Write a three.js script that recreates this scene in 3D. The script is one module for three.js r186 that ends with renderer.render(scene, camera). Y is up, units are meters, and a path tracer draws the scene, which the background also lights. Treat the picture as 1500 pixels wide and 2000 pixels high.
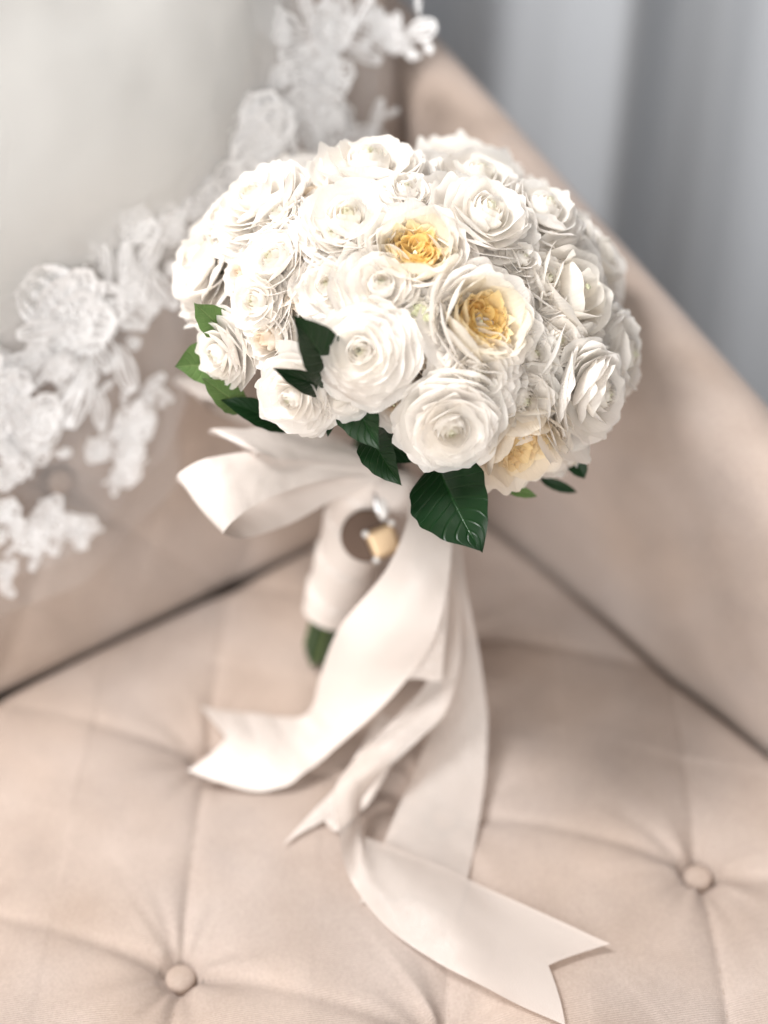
import * as THREE from 'three';
import { mergeGeometries, toCreasedNormals } from 'three/addons/utils/BufferGeometryUtils.js';
import { RoundedBoxGeometry } from 'three/addons/geometries/RoundedBoxGeometry.js';
import { ImprovedNoise } from 'three/addons/math/ImprovedNoise.js';
import { RectAreaLightUniformsLib } from 'three/addons/lights/RectAreaLightUniformsLib.js';

// ------------------------------------------------------------------ camera, light, exposure
const scene = new THREE.Scene();
const renderer = new THREE.WebGLRenderer({ antialias: true });
renderer.toneMapping = THREE.LinearToneMapping;
renderer.toneMappingExposure = 0.96;
renderer.shadowMap.enabled = true;
const camera = new THREE.PerspectiveCamera(36, 3 / 4, 0.02, 20);
camera.position.set(0, 0.71, 0);
camera.rotation.set(-40 * Math.PI / 180, 0, 0);
camera.focus = 0.775;
camera.userData.fStop = 1.9;
scene.background = new THREE.Color(0x000000);

RectAreaLightUniformsLib.init();
function softWindow(name, color, intensity, w, h, from, to) {
  const l = new THREE.RectAreaLight(color, intensity, w, h);
  l.name = name; l.position.set(...from); l.lookAt(...to); scene.add(l);
  return l;
}
softWindow('window_light', new THREE.Color(1.0, 0.985, 0.97), 53, 0.6, 0.7, [-1.02, 2.08, -0.62], [0, 0.1, -0.7]);
softWindow('room_light', new THREE.Color(1.0, 0.98, 0.955), 5.0, 3.2, 2.2, [-0.5, 1.3, 1.7], [0, 0.1, -0.7]);

// ------------------------------------------------------------------ helpers
let seed = 7;
function rnd() { seed |= 0; seed = seed + 0x6D2B79F5 | 0; let t = Math.imul(seed ^ seed >>> 15, 1 | seed); t = t + Math.imul(t ^ t >>> 7, 61 | t) ^ t; return ((t ^ t >>> 14) >>> 0) / 4294967296; }
const rr = (a, b) => a + (b - a) * rnd();
const V = (a) => new THREE.Vector3(a[0], a[1], a[2]);
const noise = new ImprovedNoise();
const clamp = (x, a, b) => Math.min(b, Math.max(a, x));
const sstep = (a, b, x) => { const t = clamp((x - a) / (b - a), 0, 1); return t * t * (3 - 2 * t); };
const used = {};
function numbered(n) { const k = used[n] = (used[n] ?? -1) + 1; return k ? `${n}_${String(k).padStart(3, '0')}` : n; }
function mesh(name, geo, mat, parent, kind) {
  const m = new THREE.Mesh(geo, mat);
  m.name = parent ? name : numbered(name); m.castShadow = m.receiveShadow = true;
  if (kind) m.userData.kind = kind;
  (parent || scene).add(m);
  return m;
}
function thing(name, label, category, group) {
  const g = new THREE.Group(); g.name = numbered(name); g.userData = { label, category };
  if (group) g.userData.group = group;
  scene.add(g); return g;
}
function sub(name, parent) { const g = new THREE.Group(); g.name = name; parent.add(g); return g; }
function grid(nu, nv, fn, uvfn) {           // fn(u, v) -> [x, y, z] with u, v in 0..1
  const p = new Float32Array((nu + 1) * (nv + 1) * 3), uv = new Float32Array((nu + 1) * (nv + 1) * 2), idx = [];
  let k = 0;
  for (let j = 0; j <= nv; j++) for (let i = 0; i <= nu; i++, k++) {
    const u = i / nu, v = j / nv, q = fn(u, v), t = uvfn ? uvfn(u, v, q) : [u, v];
    p[k * 3] = q[0]; p[k * 3 + 1] = q[1]; p[k * 3 + 2] = q[2]; uv[k * 2] = t[0]; uv[k * 2 + 1] = t[1];
    if (i < nu && j < nv) idx.push(k, k + 1, k + nu + 2, k, k + nu + 2, k + nu + 1);
  }
  const g = new THREE.BufferGeometry();
  g.setAttribute('position', new THREE.BufferAttribute(p, 3)); g.setAttribute('uv', new THREE.BufferAttribute(uv, 2));
  g.setIndex(idx); g.computeVertexNormals();
  return g;
}
function tint(g, c) {
  const n = g.attributes.position.count, a = new Float32Array(n * 3);
  for (let i = 0; i < n; i++) { a[i * 3] = c[0]; a[i * 3 + 1] = c[1]; a[i * 3 + 2] = c[2]; }
  g.setAttribute('color', new THREE.BufferAttribute(a, 3)); return g;
}
function dataTex(w, h, fn, srgb) {
  const d = new Uint8Array(w * h * 4);
  for (let y = 0; y < h; y++) for (let x = 0; x < w; x++) {
    const c = fn(x / w, y / h, x, y), k = (y * w + x) * 4;
    d[k] = clamp(c[0], 0, 1) * 255; d[k + 1] = clamp(c[1], 0, 1) * 255; d[k + 2] = clamp(c[2], 0, 1) * 255; d[k + 3] = 255;
  }
  const t = new THREE.DataTexture(d, w, h); t.wrapS = t.wrapT = THREE.RepeatWrapping;
  t.magFilter = THREE.LinearFilter; t.minFilter = THREE.LinearMipmapLinearFilter; t.generateMipmaps = true;
  if (srgb) t.colorSpace = THREE.SRGBColorSpace;
  t.needsUpdate = true; return t;
}
const fbm = (x, y, z) => noise.noise(x, y, z) * 0.55 + noise.noise(x * 2.1, y * 2.1, z + 5) * 0.3 + noise.noise(x * 4.3, y * 4.3, z + 9) * 0.15;

// ------------------------------------------------------------------ materials
// velvet: mottled nap (patches where the pile lies another way) and a fine twill
const napMap = dataTex(1024, 1024, (u, v) => {
  const n = fbm(u * 13, v * 13, 1.5), w = fbm(u * 7 + 3, v * 9, 7.5), f = (rnd() - 0.5) * 0.05;
  const l = 0.645 + n * 0.07 + f;
  return [l + 0.062 + w * 0.02, l - 0.003, l - 0.045 - w * 0.02];
}, true);
const twill = dataTex(256, 256, (u, v) => {
  const s = 0.5 + 0.5 * Math.sin((u + v * 0.5) * Math.PI * 2 * 8), q = 0.5 + 0.5 * Math.sin((v * 2 - u * 1) * Math.PI * 2 * 6);
  const l = 0.15 + 0.5 * s + 0.2 * q * s + rnd() * 0.22; return [l, l, l];
});
twill.repeat.set(90, 90);     // uv are metres: a tile is 11 mm
napMap.repeat.set(1.35, 1.35);
const velvet = new THREE.MeshPhysicalMaterial({ color: 0xffffff, map: napMap, bumpMap: twill, bumpScale: 0.00035, roughness: 0.92, sheen: 0.5, sheenRoughness: 0.7, sheenColor: new THREE.Color(0.92, 0.88, 0.87), specularIntensity: 0.25 });
velvet.name = 'velvet';
const threadMat = new THREE.MeshStandardMaterial({ color: new THREE.Color(0.30, 0.22, 0.17), roughness: 0.9 });
const streak = dataTex(256, 64, (u, v, x) => { const l = 0.5 + 0.35 * noise.noise(u * 46, v * 1.6, 3) + 0.2 * noise.noise(u * 110, v * 3, 8); return [l, l, l]; });
const petalMat = new THREE.MeshPhysicalMaterial({ color: 0xffffff, vertexColors: true, roughness: 1, transmission: 0.55, thickness: 0, ior: 1.3, specularIntensity: 0.3, bumpMap: streak, bumpScale: 0.00025, side: THREE.DoubleSide });
const leafMapOf = (c1, c2) => dataTex(256, 256, (u, v) => {
  const x = Math.abs(u - 0.5) * 2, side = Math.sin((v * 9 - x * 2.2) * Math.PI * 2), vein = Math.exp(-Math.pow(x / 0.035, 2)) * 0.9 + Math.pow(Math.max(0, side), 10) * 0.28;
  const n = 0.5 + 0.5 * fbm(u * 5, v * 7, c1[0] * 40), m = clamp(vein * 0.55 + n * 0.35, 0, 1);
  return [c1[0] + (c2[0] - c1[0]) * m, c1[1] + (c2[1] - c1[1]) * m, c1[2] + (c2[2] - c1[2]) * m];
}, true);
const leafBump = dataTex(256, 256, (u, v) => {
  const x = Math.abs(u - 0.5) * 2, side = Math.sin((v * 9 - x * 2.2) * Math.PI * 2), l = 0.6 - 0.5 * Math.exp(-Math.pow(x / 0.05, 2)) - Math.pow(Math.max(0, side), 6) * 0.3 + rnd() * 0.05;
  return [l, l, l];
});
const leafDark = new THREE.MeshPhysicalMaterial({ map: leafMapOf([0.065, 0.165, 0.075], [0.125, 0.28, 0.115]), bumpMap: leafBump, bumpScale: 0.0008, roughness: 0.42, specularIntensity: 0.6, side: THREE.DoubleSide });
const leafDeep = leafDark.clone(); leafDeep.color = new THREE.Color(0.72, 0.78, 0.8); leafDeep.roughness = 0.34;
const leafLight = new THREE.MeshPhysicalMaterial({ map: leafMapOf([0.32, 0.44, 0.22], [0.52, 0.60, 0.38]), bumpMap: leafBump, bumpScale: 0.0006, roughness: 0.8, transmission: 0.25, thickness: 0, ior: 1.4, side: THREE.DoubleSide });
const stemMat = new THREE.MeshStandardMaterial({ color: new THREE.Color(0.055, 0.09, 0.03), roughness: 0.65 });
const stemMats = [stemMat, new THREE.MeshStandardMaterial({ color: new THREE.Color(0.085, 0.11, 0.035), roughness: 0.6 }), new THREE.MeshStandardMaterial({ color: new THREE.Color(0.035, 0.06, 0.028), roughness: 0.6 })];
const podMat = new THREE.MeshStandardMaterial({ color: new THREE.Color(0.72, 0.74, 0.52), roughness: 0.7 });
const ribbonWeave = dataTex(64, 512, (u, v) => { const l = 0.5 + 0.5 * Math.sin(v * Math.PI * 2 * 128) * 0.6 + (rnd() - 0.5) * 0.4; return [l, l, l]; });
const satin = new THREE.MeshPhysicalMaterial({ color: new THREE.Color(0.75, 0.675, 0.625), roughness: 0.26, specularIntensity: 1, anisotropy: 0.5, sheen: 0.3, sheenRoughness: 0.4, sheenColor: new THREE.Color(1, 0.95, 0.93), transmission: 0.14, thickness: 0, ior: 1.4, bumpMap: ribbonWeave, bumpScale: 0.00016, side: THREE.DoubleSide });
const sheerSatin = satin.clone(); sheerSatin.transmission = 0.42;
const wrapSatin = new THREE.MeshPhysicalMaterial({ color: new THREE.Color(0.74, 0.67, 0.62), roughness: 0.42, specularIntensity: 0.7, sheen: 0.3, sheenRoughness: 0.4 });

// ------------------------------------------------------------------ floor and curtain
const floorMat = new THREE.MeshStandardMaterial({ color: new THREE.Color(0.30, 0.27, 0.25), roughness: 0.8 });
const floor = mesh('floor', new THREE.BoxGeometry(6, 0.04, 6), floorMat); floor.position.set(0.3, -0.47, -0.6); floor.userData.kind = 'structure';
{
  const cm = new THREE.MeshStandardMaterial({ color: new THREE.Color(0.48, 0.50, 0.53), roughness: 0.9, side: THREE.DoubleSide });
  const t = thing('curtain', 'grey floor length curtain hanging in deep vertical folds behind the sofa', 'curtain');
  const fold = (x) => 0.036 * Math.sin(x * 27 + 2.6 + 1.1 * Math.sin(x * 6.3)) + 0.014 * Math.sin(x * 67 + 2) ;
  const g = grid(420, 10, (u, v) => { const x = -1.9 + u * 3.9; return [x + 0.03 * Math.sin(v * 3 + x * 5), -0.445 + v * 2.1, -1.32 + fold(x) * (1 - 0.25 * v)]; });
  mesh('drape', g, cm, t);
  const hem = grid(420, 4, (u, v) => { const x = -1.9 + u * 3.9; return [x, -0.448 + v * 0.06, -1.316 + fold(x) + 0.004]; });
  mesh('hem', hem, cm, t);
}

// ------------------------------------------------------------------ sofa (own axes: x out from the backrest, y up from the seat top, z along the backrest from the arm)
const CORNER = [0.0383, 0, -0.8828], TURN = -53.5 * Math.PI / 180;
const LEAN = Math.tan(14 * Math.PI / 180), FLARE = Math.tan(4 * Math.PI / 180);
const sofa = thing('tufted_sofa', 'cream beige velvet sofa with button tufted seat and backrest and a smooth sloping arm', 'sofa');
sofa.position.set(...CORNER); sofa.rotation.y = TURN;
const DA = 0.0888, DB = 0.1165, A0 = 0.268, B0 = 0.1205;
function tuft(b, a, d, ok) {                    // pillow height over a diamond lattice of buttons; d scales its depth
  const i = (b - B0) / DB, j = (a - A0) / DA, p = (i + j) / 2, q = (i - j) / 2;
  const fp = Math.abs(p - Math.round(p)), fq = Math.abs(q - Math.round(q));
  const L = 0.146;                           // side of a diamond in metres, about
  const dp = fp * L * 0.98, dq = fq * L * 0.98;          // distances from the two seam lines
  // nearest button
  const ip = Math.round(p), iq = Math.round(q);
  const bb = B0 + (ip + iq) * DB, ab = A0 + (ip - iq) * DA;
  const dx = b - bb, dz = a - ab, r = Math.hypot(dx, dz), th = Math.atan2(dz, dx);
  const on = ok ? ok(bb, ab) : 1;
  let h = 0;
  h -= on * (0.0080 * Math.exp(-Math.pow(r / 0.024, 2)) + 0.0065 * Math.exp(-r / 0.032));     // dimple
  const near = on * Math.exp(-r / 0.040);
  const crease = (x, w) => Math.exp(-x / w);
  h -= (0.0011 + 0.0075 * near) * (crease(dp, 0.0035) + crease(dq, 0.0035)) * 0.8 + 0.0022 * (crease(dp, 0.020) + crease(dq, 0.020));
  // pull wrinkles fanning out of each button, uneven
  const s = ip * 3.7 + iq * 9.1, wob = noise.noise(th * 1.6, s, 2.2) + 0.8 * noise.noise(th * 3.4, s, 6.1);
  h += on * 0.0095 * wob * sstep(0.006, 0.016, r) * Math.exp(-r / 0.024);
  h += 0.0014 * fbm(b * 11, a * 11, 4);
  h *= d;
  h -= on * 0.0030 * (1 - sstep(0.0100, 0.0135, r)) * d;      // seat of the button
  return h;
}
const edge = (d, R) => d >= R ? 0 : -(R - Math.sqrt(Math.max(0, R * R - (R - d) * (R - d))));
const SW = 0.60, SL = 1.15;
const onSeat = (b, a) => b > 0.06 && a > 0.03 && b < SW - 0.04 ? 1 : 0;
const seatH = (b, a) => tuft(b, a, 1, onSeat) + 0.0045 + edge(Math.max(0, b - 0.005), 0.016) + edge(Math.max(0, a - 0.003), 0.010) + edge(SW - b, 0.03) + edge(SL - a, 0.02);
{
  const ease = (t, n) => t;                 // even spacing
  const top = grid(244, 466, (u, v) => { const b = 0.001 + u * (SW - 0.002), a = 0.001 + v * (SL - 0.002); return [b, seatH(b, a), a]; }, (u, v, q) => [q[0], q[2]]);
  // winding: make normals face up
  if (top.attributes.normal.getY(5000) < 0) { const ix = top.index.array; for (let i = 0; i < ix.length; i += 3) { const t = ix[i]; ix[i] = ix[i + 1]; ix[i + 1] = t; } top.computeVertexNormals(); }
  mesh('seat_cushion', top, velvet, sofa);
  const side = new THREE.BoxGeometry(SW - 0.004, 0.14, SL - 0.004); side.translate(SW / 2, -0.098, SL / 2);
  mesh('seat_boxing', side, velvet, sofa);
  const base = new RoundedBoxGeometry(SW + 0.14, 0.2, SL + 0.1, 3, 0.02); base.translate(SW / 2 - 0.08, -0.27, SL / 2 - 0.04);
  mesh('base', base, velvet, sofa);
  for (const [x, z] of [[-0.1, 0], [SW - 0.06, 0], [-0.1, SL - 0.05], [SW - 0.06, SL - 0.05]]) {
    const l = new THREE.CylinderGeometry(0.02, 0.014, 0.085, 16); l.translate(x, -0.407, z); mesh('leg', l, threadMat, sofa);
  }
}
const onBack = (b, a) => b > 0.06 && a > 0.04 ? 1 : 0;
// backrest: tufted face, rounded over the top
{
  const HB = 0.44, TH = 0.13;
  const g = grid(400, 190, (u, v) => {
    const a = -0.028 + u * 1.18, s = v * (HB + 0.18);
    let y, x, n;
    if (s < HB) { y = -0.010 + s; n = tuft(B0 + (y - 0.105), a, 0.9, onBack) + 0.004 + edge(s, 0.016) + edge(Math.max(0, a + FLARE * y - 0.001), 0.015); x = -LEAN * y; }
    else { const k = (s - HB) / 0.18 * Math.PI, R = TH / 2; y = -0.010 + HB + R * Math.sin(k); n = -R * (1 - Math.cos(k)); x = -LEAN * y; }
    return [x + n * 0.97, y + n * 0.24 * (s < HB ? 1 : 0), a];
  }, (u, v) => [v * 0.62, u * 1.25]);
  mesh('backrest', g, velvet, sofa);
  const shell = new THREE.BoxGeometry(TH - 0.05, 0.64, 1.17); shell.rotateZ(14 * Math.PI / 180); shell.translate(-0.125, 0.07, 0.565);
  mesh('back_shell', shell, velvet, sofa);
}
// arm: an upholstered slab with a rounded top that slopes down towards the front
{
  const topY = (b) => 0.257 - 0.335 * b;
  const T = 0.05;
  const g = grid(150, 90, (u, v) => {
    const b = -0.16 + u * 0.80, H = topY(b), lo = -0.30, R = T / 2;
    const Ls = H - R - lo, arc = Math.PI * R, tot = 2 * Ls + arc, s = v * tot;
    let y, z;
    if (s < Ls) { y = lo + s; z = 0; } else if (s < Ls + arc) { const k = (s - Ls) / R; y = H - R + R * Math.sin(k); z = -R + R * Math.cos(k); } else { y = H - R - (s - Ls - arc); z = -T; }
    const puff = 0.006 * fbm(b * 6, y * 6, 2) * (z > -R ? 1 : 0) + 0.006 * Math.sin(clamp(y / H, 0, 1) * Math.PI) * (z > -R ? 1 : 0);
    return [b, y, z - FLARE * y + puff - 0.004];
  }, (u, v, q) => [q[0], q[1] - q[2]]);
  mesh('armrest', g, velvet, sofa);
  const lo = -0.30, sh = new THREE.Shape();
  const front = 0.64, H = topY(front);
  sh.moveTo(0, lo); sh.lineTo(0, H - T / 2); sh.absarc(-T / 2, H - T / 2, T / 2, 0, Math.PI, false); sh.lineTo(-T, lo); sh.lineTo(0, lo);
  const cap = new THREE.ExtrudeGeometry(sh, { depth: 0.012, bevelEnabled: true, bevelSize: 0.004, bevelThickness: 0.004, bevelSegments: 3 });
  cap.rotateY(-Math.PI / 2); cap.scale(-1, 1, 1); cap.translate(front + 0.0, 0, -0.02);
  mesh('arm_front', toCreasedNormals(cap, 0.6), velvet, sofa);
}
// buttons, each a fabric covered dome
{
  const pts = []; for (let i = 0; i <= 10; i++) { const k = i / 10 * Math.PI / 2; pts.push(new THREE.Vector2(0.0082 * Math.pow(Math.sin(k), 0.7), 0.0040 * Math.cos(k))); }
  pts.push(new THREE.Vector2(0.0083, -0.0012), new THREE.Vector2(0.0080, -0.0040), new THREE.Vector2(0.0070, -0.0075));
  const dome = new THREE.LatheGeometry(pts, 28);
  { const uv = dome.attributes.uv, p = dome.attributes.position; for (let i = 0; i < uv.count; i++) uv.setXY(i, p.getX(i) + 0.31, p.getZ(i) + 0.37); }
  for (let i = 0; i < 4; i++) for (let j = -3; j <= 9; j++) if (((i + j) & 1) === 0) {
    const b = B0 + i * DB, a = A0 + j * DA; if (a < 0.03 || a > SL - 0.05 || b > SW - 0.04) continue;
    const m = mesh('button', dome, velvet, sofa); let rim = 0; for (let k = 0; k < 12; k++) rim += seatH(b + 0.0125 * Math.cos(k * 0.5236), a + 0.0125 * Math.sin(k * 0.5236)) / 12; m.position.set(b, rim - 0.0040, a); m.rotation.set(rr(-0.12, 0.12), rr(0, 6), rr(-0.12, 0.12));
  }
  for (let i = 0; i < 3; i++) for (let j = -3; j <= 9; j++) if (((i + j) & 1) === 0) {
    const y = 0.105 + i * DB, a = A0 + j * DA; if (a < 0.04 || a > 1.1) continue;
    let n = 0.004; for (let k = 0; k < 12; k++) n += tuft(B0 + (y - 0.105) + 0.0125 * Math.cos(k * 0.5236), a + 0.0125 * Math.sin(k * 0.5236), 0.9, onBack) / 12;
    const m = mesh('button', dome, velvet, sofa); m.position.set(-LEAN * y + n * 0.97, y + n * 0.24, a); m.rotation.z = -Math.PI / 2 + 14 * Math.PI / 180;
  }
  // stitches along the seams of the seat
  const dash = new THREE.CapsuleGeometry(0.00028, 0.0016, 2, 5); dash.rotateZ(Math.PI / 2);
  const st = [];
  for (let i = -1; i < 5; i++) for (let j = -3; j <= 9; j++) if (((i + j) & 1) === 0) for (const [di, dj] of [[1, 1], [1, -1]]) {
    const b0 = B0 + i * DB, a0 = A0 + j * DA, b1 = b0 + di * DB, a1 = a0 + dj * DA;
    for (let k = 0; k < 48; k++) {
      const t = 0.1 + 0.8 * (k + rr(-0.12, 0.12)) / 48, b = b0 + (b1 - b0) * t, a = a0 + (a1 - a0) * t;
      if (b < 0.03 || b > SW - 0.04 || a < 0.03 || a > 0.75) continue;
      const g = dash.clone(); g.rotateY(-Math.atan2(a1 - a0, b1 - b0) + rr(-0.25, 0.25)); g.translate(b, seatH(b, a) + 0.00008, a); st.push(g);
    }
  }
  mesh('seam_stitching', mergeGeometries(st), threadMat, sofa, 'stuff');
}

// ------------------------------------------------------------------ flowers
function petal(o, nu, nv) {
  // o: phi, half width w, base (r0, y0), control (rc, yc), tip (r1, y1), ruffle, notch, cup
  const ph = rr(0, 20), f1 = rr(2.2, 4.0), f2 = rr(6, 10), sk = rr(-0.25, 0.25), tipcut = o.tip ?? 0.26;
  return grid(nu, nv, (uu, vv) => {
    const u = uu * 2 - 1;
    const round = 1 - tipcut * Math.pow(Math.abs(u), 3.0) - o.jag * (0.5 + 0.5 * noise.noise(u * 5, ph, 1.7)) ;
    const s = vv * round, q = 1 - s;
    let r = q * q * o.r0 + 2 * q * s * o.rc + s * s * o.r1;
    let y = q * q * o.y0 + 2 * q * s * o.yc + s * s * o.y1;
    const W = o.w * Math.pow(Math.sin(Math.PI * (0.12 + 0.56 * s)), 0.75);
    const rho = Math.max(r * (o.wrap ?? 1), o.w * 0.55, 0.02);
    const a = u * W / rho + sk * s * s * 0.3;
    // petals flatter than the circle they sit on
    const flat = o.flat ?? 0.35, ca = Math.cos(a), rad = r * (1 - flat + flat / Math.max(0.55, ca)) ;
    const s3 = s * s * s, ruf = o.ruf * s3 * (Math.sin(f1 * u * 1.6 + ph) * 0.6 + Math.sin(f2 * u + ph * 1.7) * 0.28 + noise.noise(u * 2.5, s * 2, ph) * 0.9);
    const curl = (o.curl ?? 0) * Math.pow(Math.max(0, s - 0.7) / 0.3, 2);
    r = rad + ruf * 0.55 * (o.out ?? 0.6) + curl * 0.7 + (o.edge ?? 0) * u * u * s;
    y = y + ruf * 0.7 - curl * 0.5 - (o.drop ?? 0) * u * u * s;
    return [r * Math.cos(o.phi + a), y, r * Math.sin(o.phi + a)];
  });
}
const lerp = (a, b, t) => a + (b - a) * t;
const jit = (c, k) => { const d = 1 + rr(-k, k); return [Math.min(0.98, c[0] * d), Math.min(0.98, c[1] * d), Math.min(0.98, c[2] * d)]; };
const mixc = (a, b, t) => [lerp(a[0], b[0], t), lerp(a[1], b[1], t), lerp(a[2], b[2], t)];
const WHITE = [0.975, 0.945, 0.91], IVORY = [0.965, 0.915, 0.84], CREAM = [0.94, 0.87, 0.73], YELLOW = [0.95, 0.75, 0.34], APRICOT = [0.93, 0.66, 0.34], PEACH = [0.94, 0.82, 0.67], GREENISH = [0.88, 0.88, 0.70];
// every builder returns petals ordered from the heart outwards, for a flower of radius 1 facing +y
const crown = (r) => 0.50 - 0.56 * r * r;
function ranunculus(n = 34, frill = 1, heartSize = rr(0.20, 0.36)) {
  const out = [], lean = rr(0, 6.28), lop = rr(0, 0.14), off = rr(0, 0.10), offA = rr(0, 6.28), nh = 16;
  for (let i = 0; i < nh; i++) {             // closed heart: petals wrapped round one another
    const k = (i + 0.5) / nh, r1 = (0.03 + 0.97 * k) * heartSize;
    const g = petal({ phi: i * 2.39996 + rr(-0.4, 0.4), w: lerp(0.12, 0.34, k), r0: 0.05, y0: 0.05, rc: r1 * 1.25 + 0.09, yc: 0.36 - 0.2 * r1, r1: r1 * rr(0.9, 1.05), y1: 0.60 - 0.30 * r1 + rr(-0.02, 0.02), ruf: 0.025 * frill * rr(0.5, 1.4), jag: 0.01, tip: 0.25, flat: 0.05 }, 12, 7);
    g.translate(off * Math.cos(offA), 0, off * Math.sin(offA));
    out.push(tint(g, jit(k < 0.25 ? mixc(GREENISH, IVORY, k / 0.25) : mixc(IVORY, WHITE, k), 0.02)));
  }
  for (let i = 0; i < n; i++) {              // open petals lying over one another, some cupped, some folded back
    const t = (i + 0.5) / n, phi = i * 2.39996 + rr(-0.5, 0.5), r1 = lerp(heartSize + 0.12, 1.05, Math.pow(t, 0.85)) * rr(0.88, 1.10);
    const shift = off * (1 - t), tilt = lop * Math.cos(phi - lean) * t, cup = rnd() < 0.62 ? rr(0.5, 1) : 0;
    const up1 = lerp(0.13, 0.02, t) + rr(-0.03, 0.09) + 0.13 * cup * t;
    const g = petal({ phi, w: lerp(0.32, 0.66, Math.pow(t, 0.7)) * rr(0.85, 1.25), r0: 0.06, y0: lerp(0.22, -0.36, t), rc: r1 * lerp(0.90, 0.76 + 0.20 * cup, t), yc: lerp(0.30, -0.08 - 0.16 * cup, t), r1, y1: crown(r1) + up1 + tilt, ruf: lerp(0.06, 0.14, t) * frill * rr(0.5, 1.3), jag: 0.018 * frill * rr(0.3, 1.6), tip: rr(0.22, 0.40), curl: rr(-0.06, 0.12) * t, out: 0.8, edge: rr(-0.02, 0.06), drop: rr(-0.12, 0.12), flat: 0.4 }, 16, 9);
    g.translate(shift * Math.cos(offA), 0, shift * Math.sin(offA));
    out.push(tint(g, jit(t < 0.2 ? mixc(IVORY, WHITE, 0.4 + t * 3) : WHITE, 0.015)));
  }
  return out;
}
function frilly() { return ranunculus(40, 1.1, 0.24); }
function gardenRose(heart, mid, outer) {
  const out = [];
  for (let i = 0; i < 26; i++) {            // quartered heart, folded petals standing in the cup
    const t = (i + 0.5) / 26, phi = i * 2.39996, r1 = 0.04 + 0.44 * Math.sqrt(t);
    out.push(tint(petal({ phi: phi + rr(-0.4, 0.4), w: rr(0.26, 0.40), r0: r1 * 0.45, y0: -0.2, rc: r1 * rr(0.9, 1.15), yc: 0.0, r1: r1 * rr(0.78, 1.02), y1: lerp(0.10, 0.24, t) + rr(-0.05, 0.05), ruf: 0.12, jag: 0.015, tip: 0.26, out: 1.5, flat: 0.1, wrap: 0.8 }, 12, 7), jit(mixc(heart, mid, clamp(t * 1.3 - 0.35, 0, 1) * 0.9), 0.06)));
  }
  for (let i = 0; i < 26; i++) {            // cupped outer petals
    const t = (i + 0.5) / 26, r1 = 0.50 + 0.52 * Math.pow(t, 1.15);
    out.push(tint(petal({ phi: i * 2.39996 + rr(-0.2, 0.2), w: lerp(0.40, 0.56, t), r0: 0.12, y0: -0.34, rc: r1 * lerp(1.10, 0.78, t), yc: lerp(-0.10, -0.30, t), r1, y1: lerp(0.46, 0.04, t * t) + rr(-0.04, 0.04), ruf: lerp(0.05, 0.08, t), jag: 0.025, tip: 0.36, curl: t > 0.35 ? rr(0.02, 0.09) : 0, out: 0.9, flat: 0.35 }, 14, 8), jit(mixc(mid, outer, clamp(t * 2.6, 0, 1)), 0.02)));
  }
  return out;
}
function swirlRose(heart, outer) {
  const out = [];
  for (let i = 0; i < 34; i++) {
    const t = (i + 0.5) / 34, r1 = 0.05 + 0.95 * Math.pow(t, 1.05), inn = clamp(1 - t * 1.8, 0, 1);
    out.push(tint(petal({ phi: i * 2.39996 + rr(-0.3, 0.3), w: lerp(0.20, 0.60, t), r0: 0.05 + 0.06 * t, y0: -0.34, rc: lerp(r1 * 0.85 + 0.05, r1 * 1.25 + 0.08, inn), yc: lerp(-0.28, 0.1, inn), r1, y1: lerp(0.50, 0.0, Math.pow(t, 1.6)) + rr(-0.03, 0.03), ruf: lerp(0.02, 0.10, t), jag: 0.03, tip: 0.34, curl: t > 0.3 ? rr(0.02, 0.14) : 0.02, out: 0.8, flat: lerp(0, 0.4, t) }, 14, 8), jit(mixc(heart, outer, clamp(t * 2.0, 0, 1)), 0.02)));
  }
  return out;
}
function broadRose() {
  const out = [];
  for (let i = 0; i < 17; i++) {
    const t = (i + 0.5) / 17, r1 = 0.10 + 0.92 * Math.pow(t, 0.9), inn = clamp(1 - t * 2, 0, 1);
    out.push(tint(petal({ phi: i * 2.39996 + rr(-0.3, 0.3), w: lerp(0.34, 0.78, t), r0: 0.06, y0: -0.36, rc: lerp(r1 * 0.85, r1 * 1.35 + 0.1, inn), yc: lerp(-0.22, 0.1, inn), r1, y1: lerp(0.46, 0.04, t) + rr(-0.06, 0.06), ruf: lerp(0.04, 0.10, t), jag: 0.015, tip: 0.38, curl: rr(0.03, 0.12), out: 0.9, flat: 0.4 }, 18, 10), jit(mixc(IVORY, WHITE, t), 0.02)));
  }
  return out;
}
function podFlower() {                      // blown ranunculus: loose frilly petals round a pale green pod
  return ranunculus(34, 1.5, 0.2).slice(16);
}
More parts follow.
